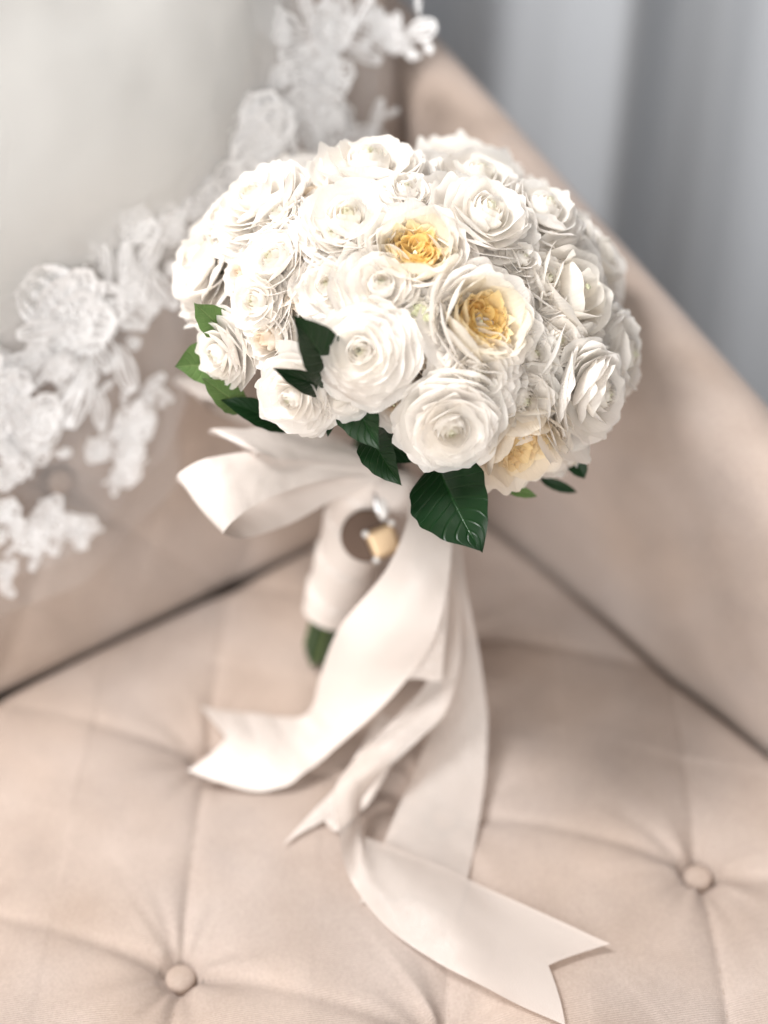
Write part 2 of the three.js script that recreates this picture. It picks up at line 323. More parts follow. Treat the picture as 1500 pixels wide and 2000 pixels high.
const FLOWERS = [
['r',[-0.015,0.3252,-0.681],[-0.1217,0.9491,0.2906],0.0260],
['y',[0.0157,0.3247,-0.6602],[0.0901,0.919,0.3838],0.0259],
['r',[0.0474,0.3205,-0.6872],[0.3042,0.9242,0.231],0.0273],
['r',[-0.0561,0.309,-0.6743],[-0.472,0.7923,0.3867],0.0221],
['r',[-0.0032,0.3133,-0.6436],[-0.061,0.8263,0.56],0.0219],
['b',[0.016,0.2962,-0.639],[0.0697,0.7243,0.686],0.0177],
['y',[0.0527,0.303,-0.6302],[0.353,0.7092,0.6103],0.0281],
['r',[0.082,0.2969,-0.6702],[0.5502,0.7444,0.3782],0.0192],
['r',[-0.0082,0.2885,-0.6191],[-0.1412,0.5504,0.8229],0.0203],
['p',[0.0217,0.277,-0.6264],[0.0956,0.5273,0.8443],0.0207],
['r',[0.0458,0.2767,-0.6157],[0.2885,0.4528,0.8437],0.0190],
['r',[0.0318,0.2572,-0.6037],[0.1523,0.1654,0.9744],0.0235],
['r',[0.0672,0.2569,-0.6265],[0.4475,0.303,0.8414],0.0216],
['y',[0.072,0.2291,-0.6157],[0.4599,-0.1634,0.8728],0.0269],
['r',[0.1026,0.2477,-0.6428],[0.7398,0.1687,0.6513],0.0287],
['r',[0.1247,0.2442,-0.6841],[0.9054,0.2305,0.3566],0.0252],
['g',[0.1019,0.2899,-0.6759],[0.7067,0.6464,0.2877],0.0302],
['g',[0.1244,0.2734,-0.7439],[0.8333,0.5261,-0.1695],0.0232],
['r',[0.0791,0.3105,-0.7164],[0.5101,0.8593,0.0378],0.0241],
['r',[0.0501,0.3224,-0.7348],[0.3176,0.9454,-0.0735],0.0253],
['r',[-0.0073,0.3317,-0.7265],[-0.0506,0.9983,-0.0291],0.0291],
['p',[-0.0355,0.3234,-0.7098],[-0.2611,0.9566,0.1294],0.0216],
['r',[-0.0638,0.3145,-0.7144],[-0.5007,0.861,0.0891],0.0250],
['r',[-0.0966,0.2819,-0.7127],[-0.8629,0.4851,0.1414],0.0256],
['r',[-0.0634,0.2918,-0.6597],[-0.576,0.6044,0.5504],0.0176],
['p',[-0.043,0.2939,-0.6563],[-0.3923,0.6887,0.6098],0.0165],
['r',[-0.0273,0.3025,-0.6556],[-0.252,0.777,0.5768],0.0154],
['r',[-0.0819,0.2617,-0.6585],[-0.7863,0.1879,0.5885],0.0170],
['p',[-0.0614,0.2794,-0.6448],[-0.5915,0.4339,0.6796],0.0155],
['r',[-0.0453,0.2601,-0.6221],[-0.4913,0.1544,0.8572],0.0179],
['r',[0.0115,0.3278,-0.7017],[0.069,0.9853,0.1561],0.0168],
['b2',[0.0323,0.3051,-0.657],[0.1971,0.8279,0.5252],0.0154],
['f',[0.0321,0.295,-0.6436],[0.1909,0.7328,0.6531],0.0163],
['r',[0.0865,0.273,-0.6499],[0.5989,0.524,0.6056],0.0177],
['r',[-0.0829,0.2977,-0.7285],[-0.6836,0.7282,0.0495],0.0203],
['r',[0.0948,0.2036,-0.651],[0.6166,-0.2682,0.7402],0.0150],
['r',[-0.0202,0.2694,-0.6219],[-0.2614,0.3629,0.8944],0.0173],
['r',[0.0991,0.2921,-0.7251],[0.6469,0.7613,0.0445],0.0177],
['p',[-0.0381,0.3104,-0.6859],[-0.3052,0.8787,0.3671],0.0153],
['p',[0.082,0.232,-0.6415],[0.5463,0.1075,0.8306],0.0130],
['r',[0.0258,0.3229,-0.7123],[0.1612,0.9784,0.1295],0.0155],
['r',[-0.0238,0.3166,-0.6751],[-0.1964,0.9017,0.3851],0.0130],
['p',[0.0284,0.2885,-0.6388],[0.159,0.6745,0.721],0.0104],
['r',[0.0656,0.3033,-0.6732],[0.4288,0.8184,0.3827],0.0126],
['r',[0.0049,0.2936,-0.6333],[-0.0203,0.6775,0.7353],0.0113],
['r',[0.0701,0.2743,-0.6399],[0.4733,0.5321,0.702],0.0145],
['p',[0.0049,0.2606,-0.6164],[-0.0623,0.2883,0.9555],0.0124],
['f',[-0.0499,0.3158,-0.6966],[-0.3895,0.8896,0.2383],0.0133],
['p',[-0.0719,0.2946,-0.6828],[-0.6221,0.6743,0.3978],0.0118],
['r',[0.0518,0.2839,-0.8204],[0.3372,0.6561,-0.6751],0.0300],
['r',[0.0981,0.2639,-0.8011],[0.6765,0.4838,-0.5552],0.0300],
['p',[0.0741,0.2459,-0.8323],[0.5083,0.2811,-0.814],0.0300],
['r',[0.12,0.2296,-0.7885],[0.8714,0.1002,-0.4803],0.0300],
['r',[-0.0662,0.2544,-0.8208],[-0.6317,0.23,-0.7403],0.0300],
['p',[-0.0108,0.2251,-0.8504],[-0.1995,-0.0674,-0.9776],0.0300],
['r',[-0.0952,0.2474,-0.7852],[-0.8938,0.0769,-0.4418],0.0300],
['r',[-0.0526,0.2187,-0.8316],[-0.5571,-0.2151,-0.8021],0.0300],
['p',[0.0081,0.1908,-0.8428],[-0.0804,-0.4905,-0.8677],0.0300]
];
const bouquet = thing('bridal_bouquet', 'round bouquet of white ranunculus and garden roses with ivory satin ribbons on the sofa seat', 'bouquet');
const HEAD = V([0.01405, 0.2347, -0.7304]), FOOT = V([-0.0412, 0, -0.6961]), AXIS = HEAD.clone().sub(FOOT).normalize();
const up = new THREE.Vector3(0, 1, 0);
const KIND = { r: ['ranunculus', () => ranunculus()], f: ['ranunculus', () => frilly()], b: ['ranunculus', () => podFlower()], y: ['garden_rose', () => gardenRose(YELLOW, CREAM, WHITE)], p: ['garden_rose', () => swirlRose(PEACH, WHITE)], g: ['garden_rose', () => broadRose()], b2: ['garden_rose', () => swirlRose(IVORY, IVORY)] };
const OWN = 6;
FLOWERS.forEach(([k, p, n, R], idx) => {
  seed = 1000 + idx * 77;
  const [name, make] = KIND[k], f = sub(name, bouquet);
  let petals = make();
  if (k === 'y' && idx === 13) petals = gardenRose([0.95, 0.79, 0.50], [0.95, 0.87, 0.74], IVORY);
  const N = V(n); N.x += rr(-0.12, 0.12); N.z += rr(-0.08, 0.12); N.normalize();
  f.quaternion.setFromUnitVectors(up, N); f.rotateY(rr(0, 6.28));
  f.position.copy(V(p)).addScaledVector(N, -0.40 * R + rr(-0.004, 0.005)); f.scale.setScalar(R * rr(1.18, 1.32));
  const loose = petals.length - OWN;
  for (let i = loose; i < petals.length; i++) mesh('petal', petals[i], petalMat, f);
  mesh('petal_whorl', mergeGeometries(petals.slice(0, loose)), petalMat, f, 'stuff');
  const bead = [];
  const nb = k === 'b' ? 14 : 7;
  for (let i = 0; i < nb; i++) { const g = new THREE.SphereGeometry(k === 'b' ? 0.10 : 0.022, 10, 8); g.scale(1, k === 'b' ? 1.7 : 1.2, 1); const q = Math.sqrt(i / nb) * (k === 'b' ? 0.24 : 0.03); g.translate(q * Math.cos(i * 2.4), (k === 'b' ? 0.38 : k === 'y' ? 0.02 : 0.30) - q * q * 1.5, q * Math.sin(i * 2.4)); bead.push(g); }
  mesh('heart', mergeGeometries(bead), podMat, f);
  // stem: from the flower's base to the binding point, then down the handle
  const base = f.position.clone().addScaledVector(N, -0.15 * R), a0 = idx * 2.39996, sp = 0.0105 * Math.sqrt((idx + 0.5) / FLOWERS.length);
  const side = new THREE.Vector3(Math.cos(a0), 0, Math.sin(a0)); side.addScaledVector(AXIS, -side.dot(AXIS)).normalize();
  const bind = FOOT.clone().addScaledVector(AXIS, 0.125).addScaledVector(side, sp), low = FOOT.clone().addScaledVector(AXIS, 0.006 + 0.010 * rnd()).addScaledVector(side, sp * 1.1); low.y = Math.max(low.y, 0.004);
  const c = new THREE.CatmullRomCurve3([base, HEAD.clone().addScaledVector(AXIS, -0.035).addScaledVector(side, sp * 1.6).lerp(base, 0.18), bind, low]);
  mesh('stem', new THREE.TubeGeometry(c, 14, 0.0019, 6, false), stemMats[idx % 3], bouquet);
});
// ------------------------------------------------------------------ leaves
const LEAVES = [
['d',[-0.0255,0.2645,-0.6313],[-0.0412,0.3182,-0.6059],0.0116,0.45],
['d',[-0.0217,0.2539,-0.642],[-0.0511,0.2884,-0.6057],0.0064,-0.30],
['l',[-0.0793,0.2655,-0.6713],[-0.094,0.2868,-0.6657],0.0081,0.00],
['l',[-0.0826,0.2411,-0.677],[-0.1061,0.2523,-0.6603],0.0120,0.40],
['l',[-0.0719,0.2237,-0.6624],[-0.0909,0.2537,-0.6484],0.0072,0.10],
['d',[-0.0469,0.2134,-0.6602],[-0.0827,0.2394,-0.6494],0.0073,0.30],
['d',[-0.0173,0.2539,-0.642],[-0.0024,0.2498,-0.5955],0.0112,0.30],
['d',[-0.0265,0.2416,-0.6513],[-0.0032,0.2453,-0.6087],0.0104,-0.20],
['d',[-0.026,0.2416,-0.6513],[-0.0282,0.2313,-0.6296],0.0046,0.00],
['d',[-0.0083,0.2272,-0.6392],[0.0082,0.2285,-0.5947],0.0094,0.20],
['d',[0.0265,0.2157,-0.6295],[0.0461,0.206,-0.5718],0.0208,0.20],
['d',[0.0832,0.1836,-0.6549],[0.1032,0.178,-0.6501],0.0030,0.00],
['d',[0.0976,0.2013,-0.6566],[0.1057,0.1899,-0.6471],0.0054,0.00],
['l',[0.0599,0.1941,-0.6376],[0.0799,0.189,-0.6333],0.0032,0.00],
['d',[-0.0845,0.2675,-0.673],[-0.0719,0.2773,-0.6682],0.0028,0.00],
['d',[-0.0203,0.2436,-0.6529],[-0.0113,0.2504,-0.6261],0.0071,0.00],
['d',[0.0801,0.2484,-0.6439],[0.0816,0.2494,-0.6317],0.0030,0.00],
['d',[-0.04,0.2319,-0.6693],[-0.0203,0.2316,-0.6429],0.0078,0.10],
['d',[-0.05,0.2498,-0.6712],[-0.0282,0.2523,-0.6472],0.0067,0.20],
['d',[-0.0135,0.2095,-0.6636],[0.0182,0.2157,-0.6295],0.0088,0.00]
];
LEAVES.forEach(([k, b, t, w, tw], idx) => {
  seed = 500 + idx * 31;
  const Bp = V(b), T = V(t), len = Bp.distanceTo(T), dir = T.clone().sub(Bp).normalize();
  const face = new THREE.Vector3(0, 0.55, 0.84); face.addScaledVector(dir, -face.dot(dir)).normalize().applyAxisAngle(dir, tw);
  const across = new THREE.Vector3().crossVectors(dir, face).normalize();
  const ph = rr(0, 9), bend = rr(0.03, 0.09) * len;
  const g = grid(18, 26, (u, v) => {
    const x = u * 2 - 1, W = w * Math.pow(Math.sin(Math.PI * Math.pow(v, 0.86) * 0.999), 0.72) * (1 - 0.42 * sstep(0.82, 1, v)) * (1 + 0.03 * Math.sin(v * 31 + ph + (x > 0 ? 2 : 0)));
    const z = Math.abs(x) * W * 0.34 + bend * Math.sin(v * Math.PI) + 0.05 * w * Math.sin(v * 13 + ph) * x * x + 0.10 * w * Math.sin(v * 5 + ph * 2) * x - 0.25 * bend * sstep(0.8, 1, v);
    return Bp.clone().addScaledVector(dir, v * len).addScaledVector(across, x * W).addScaledVector(face, z).toArray();
  });
  mesh('leaf', g, k === 'd' ? (idx % 3 === 1 ? leafDeep : leafDark) : leafLight, bouquet);
});
// ------------------------------------------------------------------ handle, ribbons
{
  const c = new THREE.CatmullRomCurve3([FOOT.clone().addScaledVector(AXIS, 0.042), FOOT.clone().addScaledVector(AXIS, 0.09), FOOT.clone().addScaledVector(AXIS, 0.15)]);
  const n = 60, fr = c.computeFrenetFrames(n);
  const g = grid(40, n, (u, v) => {
    const k = Math.round(v * n), p = c.getPointAt(v), a = u * Math.PI * 2;
    const turn = (v * 4.2 + u) % 1, R = 0.0178 + 0.0030 * sstep(0.6, 1, v) + 0.0020 * turn;
    return p.addScaledVector(fr.normals[k], Math.cos(a) * R).addScaledVector(fr.binormals[k], Math.sin(a) * R).toArray();
  });
  const lid = new THREE.CircleGeometry(0.0185, 24); lid.applyQuaternion(new THREE.Quaternion().setFromUnitVectors(new THREE.Vector3(0, 0, 1), AXIS.clone().negate())); lid.translate(...FOOT.clone().addScaledVector(AXIS, 0.0425).toArray());
  mesh('handle_wrap', mergeGeometries([g, lid]), wrapSatin, bouquet);
  const kn = new THREE.SphereGeometry(1, 24, 16); const p = kn.attributes.position;
  for (let i = 0; i < p.count; i++) { const a = Math.atan2(p.getZ(i), p.getX(i)), s = 1 + 0.09 * Math.sin(a * 5 + p.getY(i) * 3); p.setXYZ(i, p.getX(i) * 0.019 * s, p.getY(i) * 0.0135, p.getZ(i) * 0.013 * s); }
  kn.computeVertexNormals(); kn.rotateZ(-0.3); kn.translate(0.008, 0.136, -0.702);
  mesh('ribbon_knot', kn, satin, bouquet);
}
const RIBBONS = [
['tail_falling',0.11,[[0.0145,0.1475,-0.6938],[0.0119,0.143,-0.6625],[0.0006,0.1272,-0.6441],[-0.0249,0.0881,-0.64],[-0.0369,0.049,-0.6398],[-0.0421,0.0225,-0.6411],[-0.0478,0.01,-0.6444],[-0.0585,0.006,-0.6472],[-0.071,0.006,-0.6489],[-0.0865,0.006,-0.651],[-0.0989,0.007,-0.6522],[-0.1107,0.009,-0.6536]],[[0.04,0.1415,-0.6887],[0.0378,0.1413,-0.6559],[0.0342,0.1237,-0.6333],[0.0272,0.0952,-0.6225],[0.0072,0.0589,-0.6181],[-0.0176,0.031,-0.6116],[-0.035,0.0144,-0.6068],[-0.0471,0.012,-0.5958],[-0.0593,0.008,-0.5908],[-0.0764,0.006,-0.5902],[-0.0945,0.006,-0.5955],[-0.1143,0.006,-0.6048]]],
['tail_curled',0.035,[[0.0257,0.1349,-0.6923],[0.0279,0.1093,-0.6617],[0.03,0.0765,-0.6498],[0.0247,0.0539,-0.6309],[0.0088,0.0395,-0.6188],[-0.0105,0.0312,-0.6013],[-0.0277,0.0328,-0.5674],[-0.0244,0.0298,-0.5415],[-0.017,0.014,-0.5206],[0.0022,0.006,-0.496],[0.0255,0.006,-0.4769],[0.0548,0.006,-0.4584],[0.0907,0.006,-0.4388]],[[0.038,0.1349,-0.6923],[0.0406,0.1093,-0.6617],[0.0438,0.0847,-0.6476],[0.0426,0.0646,-0.6307],[0.0342,0.0489,-0.611],[0.0188,0.0391,-0.5989],[0.0006,0.0297,-0.5844],[-0.0139,0.0096,-0.5767],[-0.0136,0.014,-0.5551],[0.0028,0.012,-0.5468],[0.028,0.01,-0.5359],[0.0633,0.008,-0.5171],[0.1177,0.011,-0.4837]]],
['tail_sheer',0.06,[[0.0296,0.1251,-0.6971],[0.0329,0.0945,-0.6649],[0.0355,0.0487,-0.6526],[0.0303,0.0181,-0.6361],[0.0184,0.008,-0.6054],[0.0052,0.006,-0.5694],[-0.0062,0.004,-0.5356],[-0.0132,0.004,-0.5127]],[[0.0422,0.1218,-0.7009],[0.0476,0.0945,-0.6649],[0.0555,0.0571,-0.6505],[0.06,0.0297,-0.6275],[0.0587,0.0133,-0.6007],[0.0532,0.0017,-0.5675],[0.0458,0.006,-0.5307],[0.0387,0.004,-0.5023]]],
['tail_pointed',0.14,[[-0.0024,0.0208,-0.6357],[-0.0148,0.0175,-0.6095],[-0.0323,0.004,-0.5859],[-0.0566,0.004,-0.5506]],[[0.015,0.0187,-0.6275],[0.003,0.0118,-0.6021],[-0.0111,0.004,-0.5784],[-0.0267,0.005,-0.5601]]],
['tail_short',0,[[0.0253,0.1323,-0.6706],[0.0261,0.1234,-0.6461],[0.0234,0.0962,-0.6337],[0.0134,0.0625,-0.625]],[[0.0385,0.1323,-0.6706],[0.0368,0.1234,-0.6461],[0.0348,0.0976,-0.6322],[0.0325,0.0622,-0.6222]]],
['loop_low',0,[[-0.0014,0.1621,-0.6955],[-0.0313,0.1709,-0.6898],[-0.0588,0.1812,-0.6816],[-0.0829,0.1877,-0.6714],[-0.0999,0.1893,-0.6622],[-0.1094,0.1847,-0.6584],[-0.1119,0.1767,-0.6621],[-0.1042,0.1657,-0.675],[-0.0802,0.1595,-0.6895],[-0.0435,0.1562,-0.6997],[-0.0015,0.1543,-0.7021]],[[-0.0014,0.1566,-0.6909],[-0.0283,0.1651,-0.6785],[-0.0502,0.1681,-0.6653],[-0.0684,0.1719,-0.6476],[-0.0779,0.1727,-0.6353],[-0.0841,0.1686,-0.6292],[-0.0844,0.1617,-0.6339],[-0.0757,0.1489,-0.6466],[-0.054,0.1419,-0.6655],[-0.0289,0.1441,-0.6843],[-0.0015,0.1485,-0.6972]]],
['loop_mid',0,[[-0.0014,0.1635,-0.7006],[-0.0315,0.1734,-0.7011],[-0.0569,0.182,-0.6992],[-0.0787,0.1893,-0.6923],[-0.0942,0.1931,-0.6863],[-0.0962,0.1865,-0.6912],[-0.0883,0.179,-0.6993],[-0.0606,0.1697,-0.7058],[-0.032,0.1629,-0.708],[-0.0015,0.1562,-0.7076]],[[-0.0014,0.1614,-0.695],[-0.0256,0.1689,-0.6882],[-0.0422,0.1755,-0.6807],[-0.0569,0.183,-0.6726],[-0.0672,0.1894,-0.6702],[-0.069,0.1828,-0.675],[-0.0649,0.1698,-0.6798],[-0.0502,0.1571,-0.6874],[-0.0289,0.1538,-0.6925],[-0.0014,0.1548,-0.6986]]],
['loop_high',0,[[-0.003,0.14,-0.7357],[-0.0456,0.1474,-0.7485],[-0.0825,0.1573,-0.7633],[-0.1105,0.1642,-0.7756],[-0.1257,0.1625,-0.7781],[-0.1267,0.155,-0.7823],[-0.1094,0.1491,-0.7852],[-0.0716,0.1419,-0.7739],[-0.034,0.1348,-0.7575],[-0.0031,0.1329,-0.7429]],[[-0.003,0.1366,-0.7303],[-0.0392,0.1431,-0.7357],[-0.0695,0.1516,-0.7454],[-0.0939,0.1592,-0.7544],[-0.1068,0.1612,-0.7588],[-0.1077,0.1537,-0.7629],[-0.0957,0.1431,-0.7644],[-0.0648,0.1348,-0.7575],[-0.0307,0.1296,-0.7466],[-0.003,0.1299,-0.7377]]]
];
function seatAt(x, z) {                     // height of the seat under a point of the world
  const dx = x - CORNER[0], dz = z - CORNER[2], c = Math.cos(TURN), s = Math.sin(TURN), b = dx * c - dz * s, a = dx * s + dz * c;
  return b > 0.02 && a > 0.02 ? seatH(b, a) : -0.05;
}
RIBBONS.forEach(([name, notch, L, Rr], idx) => {
  const cl = new THREE.CatmullRomCurve3(L.map(V), false, 'centripetal'), cr = new THREE.CatmullRomCurve3(Rr.map(V), false, 'centripetal');
  const len = cl.getLength(), nv = Math.max(60, Math.round(len / 0.0025));
  const a = new THREE.Vector3(), b = new THREE.Vector3(), nrm = new THREE.Vector3(), tan = new THREE.Vector3();
  const g = grid(16, nv, (u, v) => {
    let s = v; const s0 = 1 - notch * 3;
    if (notch && v > s0) s = s0 + (v - s0) * (1 - 0.3333 * (1 - Math.abs(2 * u - 1)));
    s = clamp(s, 0, 1); cl.getPoint(s, a); cr.getPoint(s, b);
    cl.getTangent(clamp(s, 0.001, 0.999), tan); nrm.crossVectors(tan, b.clone().sub(a)).normalize();
    const w = a.distanceTo(b), bow = Math.sin(u * Math.PI) * w * (name.startsWith('loop') ? 0.05 : 0.07 + 0.07 * Math.sin(s * 9 + idx * 2)) + (name.startsWith('loop') ? 0.0008 : 0.0020) * noise.noise(u * 2.2 + s * 4, s * 11, idx + 0.5) + 0.0003 * noise.noise(u * 5 - s * 9, s * 34, idx + 3.5);
    const q = a.clone().lerp(b, u); q.addScaledVector(nrm, bow * (nrm.y > 0 ? 1 : -1)); q.y = Math.max(q.y, seatAt(q.x, q.z) + 0.0015 + idx % 2 * 0.0016);
    return q.toArray();
  }, (u, v) => [u, v * len * 12]);
  mesh(name.startsWith('loop') ? 'bow_loop' : 'ribbon_tail', g, name === 'tail_sheer' || name === 'tail_curled' ? sheerSatin : satin, bouquet);
});

// ------------------------------------------------------------------ charm hanging from the handle
{
  const t = thing('charm_pendant', 'small dark round locket charm with a square gold stone hanging on the bouquet handle', 'charm');
  t.position.set(-0.0098, 0.1205, -0.6815); t.rotation.set(-0.75, 0.1, 0.05);
  const bronze = new THREE.MeshStandardMaterial({ color: new THREE.Color(0.085, 0.052, 0.036), roughness: 0.32, metalness: 0.6 });
  const gold = new THREE.MeshStandardMaterial({ color: new THREE.Color(0.62, 0.45, 0.28), roughness: 0.3, metalness: 0.5 });
  const pearl = new THREE.MeshPhysicalMaterial({ color: new THREE.Color(0.8, 0.78, 0.76), roughness: 0.15, clearcoat: 1 });
  const silver = new THREE.MeshStandardMaterial({ color: new THREE.Color(0.85, 0.85, 0.87), roughness: 0.2, metalness: 1 });
  const disc = new THREE.CylinderGeometry(0.0138, 0.0142, 0.003, 48); disc.rotateX(Math.PI / 2); mesh('locket', disc, bronze, t);
  const rim = new THREE.TorusGeometry(0.0140, 0.0011, 12, 48); mesh('rim', rim, bronze, t);
  const st = new RoundedBoxGeometry(0.0175, 0.0175, 0.006, 5, 0.0029); st.rotateZ(0.35); st.translate(0.009, -0.004, 0.0055); const sm = mesh('stone', st, gold, t);
  for (let i = 0; i < 4; i++) { const a = 0.35 + Math.PI / 4 + i * Math.PI / 2, g = new THREE.SphereGeometry(0.0022, 16, 12); g.translate(0.009 + Math.cos(a) * 0.0112, -0.004 + Math.sin(a) * 0.0112, 0.0065); mesh('bead', g, pearl, t); }
  const bail = new THREE.TorusGeometry(0.0052, 0.0016, 10, 28); bail.scale(0.75, 1.5, 1); bail.rotateY(0.6); bail.translate(0.0085, 0.0195, 0.003); mesh('bail', bail, silver, t);
  const drop = new THREE.SphereGeometry(0.0042, 18, 14); drop.scale(0.8, 1.6, 0.8); drop.translate(0.0095, 0.0145, 0.0045); mesh('pearl_drop', drop, pearl, t);
}

// ------------------------------------------------------------------ gown and veil, over the backrest (in the sofa's own axes)
function onSofa(o) { o.position.set(...CORNER); o.rotation.y = TURN; return o; }
{
  const gown = onSofa(thing('satin_gown', 'smooth white satin gown fabric draped over the sofa backrest', 'gown'));
  const sm = new THREE.MeshPhysicalMaterial({ color: new THREE.Color(0.92, 0.90, 0.875), roughness: 0.5, sheen: 0.4, sheenRoughness: 0.4, side: THREE.DoubleSide });
  const E = [[-0.0715,0.3909,0.053],[-0.0652,0.3656,0.0637],[-0.0574,0.3345,0.0757],[-0.0515,0.3108,0.0851],[-0.0451,0.2853,0.1008],[-0.04,0.2645,0.1234],[-0.0362,0.2496,0.1552],[-0.0347,0.2434,0.1946],[-0.0321,0.233,0.2372],[-0.0291,0.2208,0.2727],[-0.0273,0.2137,0.3122],[-0.0254,0.2061,0.3565]].map(V);
  const ec = new THREE.CatmullRomCurve3(E), oc = new THREE.CatmullRomCurve3([V([-0.09, 0.45, 0.16]), V([-0.09, 0.455, 0.24]), V([-0.088, 0.45, 0.32]), V([-0.08, 0.40, 0.40]), V([-0.06, 0.32, 0.46])]);
  const layer = (from, lift, ph) => grid(90, 60, (u, w) => {
    const v = from + (1 - from) * w, q = ec.getPoint(u).lerp(oc.getPoint(u), v);
    const rise = lift + 0.020 * sstep(-0.12, 0.45, v) * (1 - 0.4 * v) - 0.010 * (1 - sstep(-0.15, 0.3, v)) + 0.005 * fbm(u * 3.5 + v + ph, v * 2.5, 1 + ph) + 0.0035 * Math.sin(u * 13 + v * 3 + ph) * v;
    return [q.x + rise * 0.97, q.y + rise * 0.24, q.z];
  });
  mesh('satin_panel', layer(0.12, 0, 0), sm, gown);
  const sheer = new THREE.MeshPhysicalMaterial({ color: new THREE.Color(0.88, 0.87, 0.85), roughness: 0.8, transparent: true, opacity: 0.34, side: THREE.DoubleSide });
  [-0.12, -0.06, 0, 0.05].forEach((f, i) => mesh('net_layer', layer(f, 0.003 + i * 0.002, i * 2.3), sheer, gown));
}
{
  const veil = onSofa(thing('lace_veil', 'sheer tulle veil with beaded white floral lace trailing over the sofa backrest', 'veil'));
  const tulle = new THREE.MeshPhysicalMaterial({ color: new THREE.Color(0.82, 0.81, 0.81), roughness: 0.9, transparent: true, opacity: 0.09, side: THREE.DoubleSide });
  const net = dataTex(256, 256, (u, v) => {
    const x = Math.abs(u - 0.5) * 2, rim = x > 0.84 || v > 0.90 ? 1 : 0, cord = Math.abs(Math.sin(u * 13 + Math.sin(v * 7) * 0.7)) > 0.86 ? 1 : 0, stitch = Math.sin(v * 110 + Math.sin(u * 9) * 3) > 0.45 && noise.noise(u * 14, v * 14, 3) > -0.02 ? 1 : 0;
    const l = Math.max(rim, cord, stitch); return [l, l, l];
  });
  const thread = new THREE.MeshPhysicalMaterial({ color: new THREE.Color(0.95, 0.94, 0.94), roughness: 0.55, sheen: 0.4, side: THREE.DoubleSide, alphaMap: net, alphaTest: 0.5 });
  const cordMat = new THREE.MeshPhysicalMaterial({ color: new THREE.Color(0.93, 0.92, 0.92), roughness: 0.45, sheen: 0.4 });
  const beadMat = new THREE.MeshPhysicalMaterial({ color: new THREE.Color(0.88, 0.87, 0.87), roughness: 0.15, clearcoat: 1 });
  const E = [[-0.074,0.3769,0.006],[-0.0626,0.3314,0.006],[-0.0541,0.2972,0.008],[-0.0413,0.2459,0.021],[-0.0299,0.2002,0.0851],[-0.0254,0.182,0.1495],[-0.014,0.1365,0.1897],[-0.0028,0.0915,0.2154],[0.0025,0.07,0.2642],[0.0055,0.0583,0.316],[0.0039,0.0648,0.3735]].map(V);
  const ec = new THREE.CatmullRomCurve3(E), oc = new THREE.CatmullRomCurve3([V([-0.075, 0.43, 0.08]), V([-0.06, 0.37, 0.12]), V([-0.045, 0.30, 0.17]), V([-0.04, 0.27, 0.25]), V([-0.035, 0.25, 0.36])]);
  mesh('tulle', grid(120, 50, (u, v) => { const q = ec.getPoint(u).lerp(oc.getPoint(u), v), w = 0.004 * Math.sin(u * 40 + v * 5) * (1 - v) + 0.006 * noise.noise(u * 9, v * 3, 3); return [q.x + w + 0.004, q.y, q.z]; }), tulle, veil);
  mesh('tulle', grid(120, 40, (u, v) => { const q = ec.getPoint(u).lerp(oc.getPoint(u), v * 0.8 + 0.14), w = 0.005 * Math.sin(u * 31 + v * 7 + 1) + 0.006 * noise.noise(u * 12, v * 4, 8); return [q.x + w + 0.010, q.y, q.z]; }), tulle, veil);
  // lace petals: corded rim, raised ribs
  const lobe = (ribs, len, wid) => grid(14, 12, (u, v) => { const x = u * 2 - 1, W = wid * Math.pow(Math.sin(Math.PI * (0.08 + 0.80 * v)), 0.8); const rim = Math.exp(-Math.pow((1 - Math.abs(x)) / 0.16, 2)) + Math.exp(-Math.pow((1 - v) / 0.14, 2)); return [len * v, 0.035 * rim + 0.02 * Math.abs(Math.sin(x * Math.PI * ribs)) + 0.05 * v * (1 - 0.5 * v) + 0.02 * rnd(), x * W]; });
  const petalG = [0, 1, 2].map((i) => lobe(2 + i, 1, 0.40 + 0.06 * i)), leafG = [lobe(3, 2, 0.36), lobe(4, 2, 0.46)];
  const ballG = new THREE.SphereGeometry(1, 10, 8);
  function beads(n, r, spread, parent) { const l = []; for (let i = 0; i < n; i++) { const g = ballG.clone(), q = spread * Math.sqrt((i + 0.3) / n); g.scale(r, r, r); g.translate(q * Math.cos(i * 2.4), 0.10 + rr(0, 0.05), q * Math.sin(i * 2.4)); l.push(g); } mesh('beading', mergeGeometries(l), beadMat, parent, 'stuff'); }
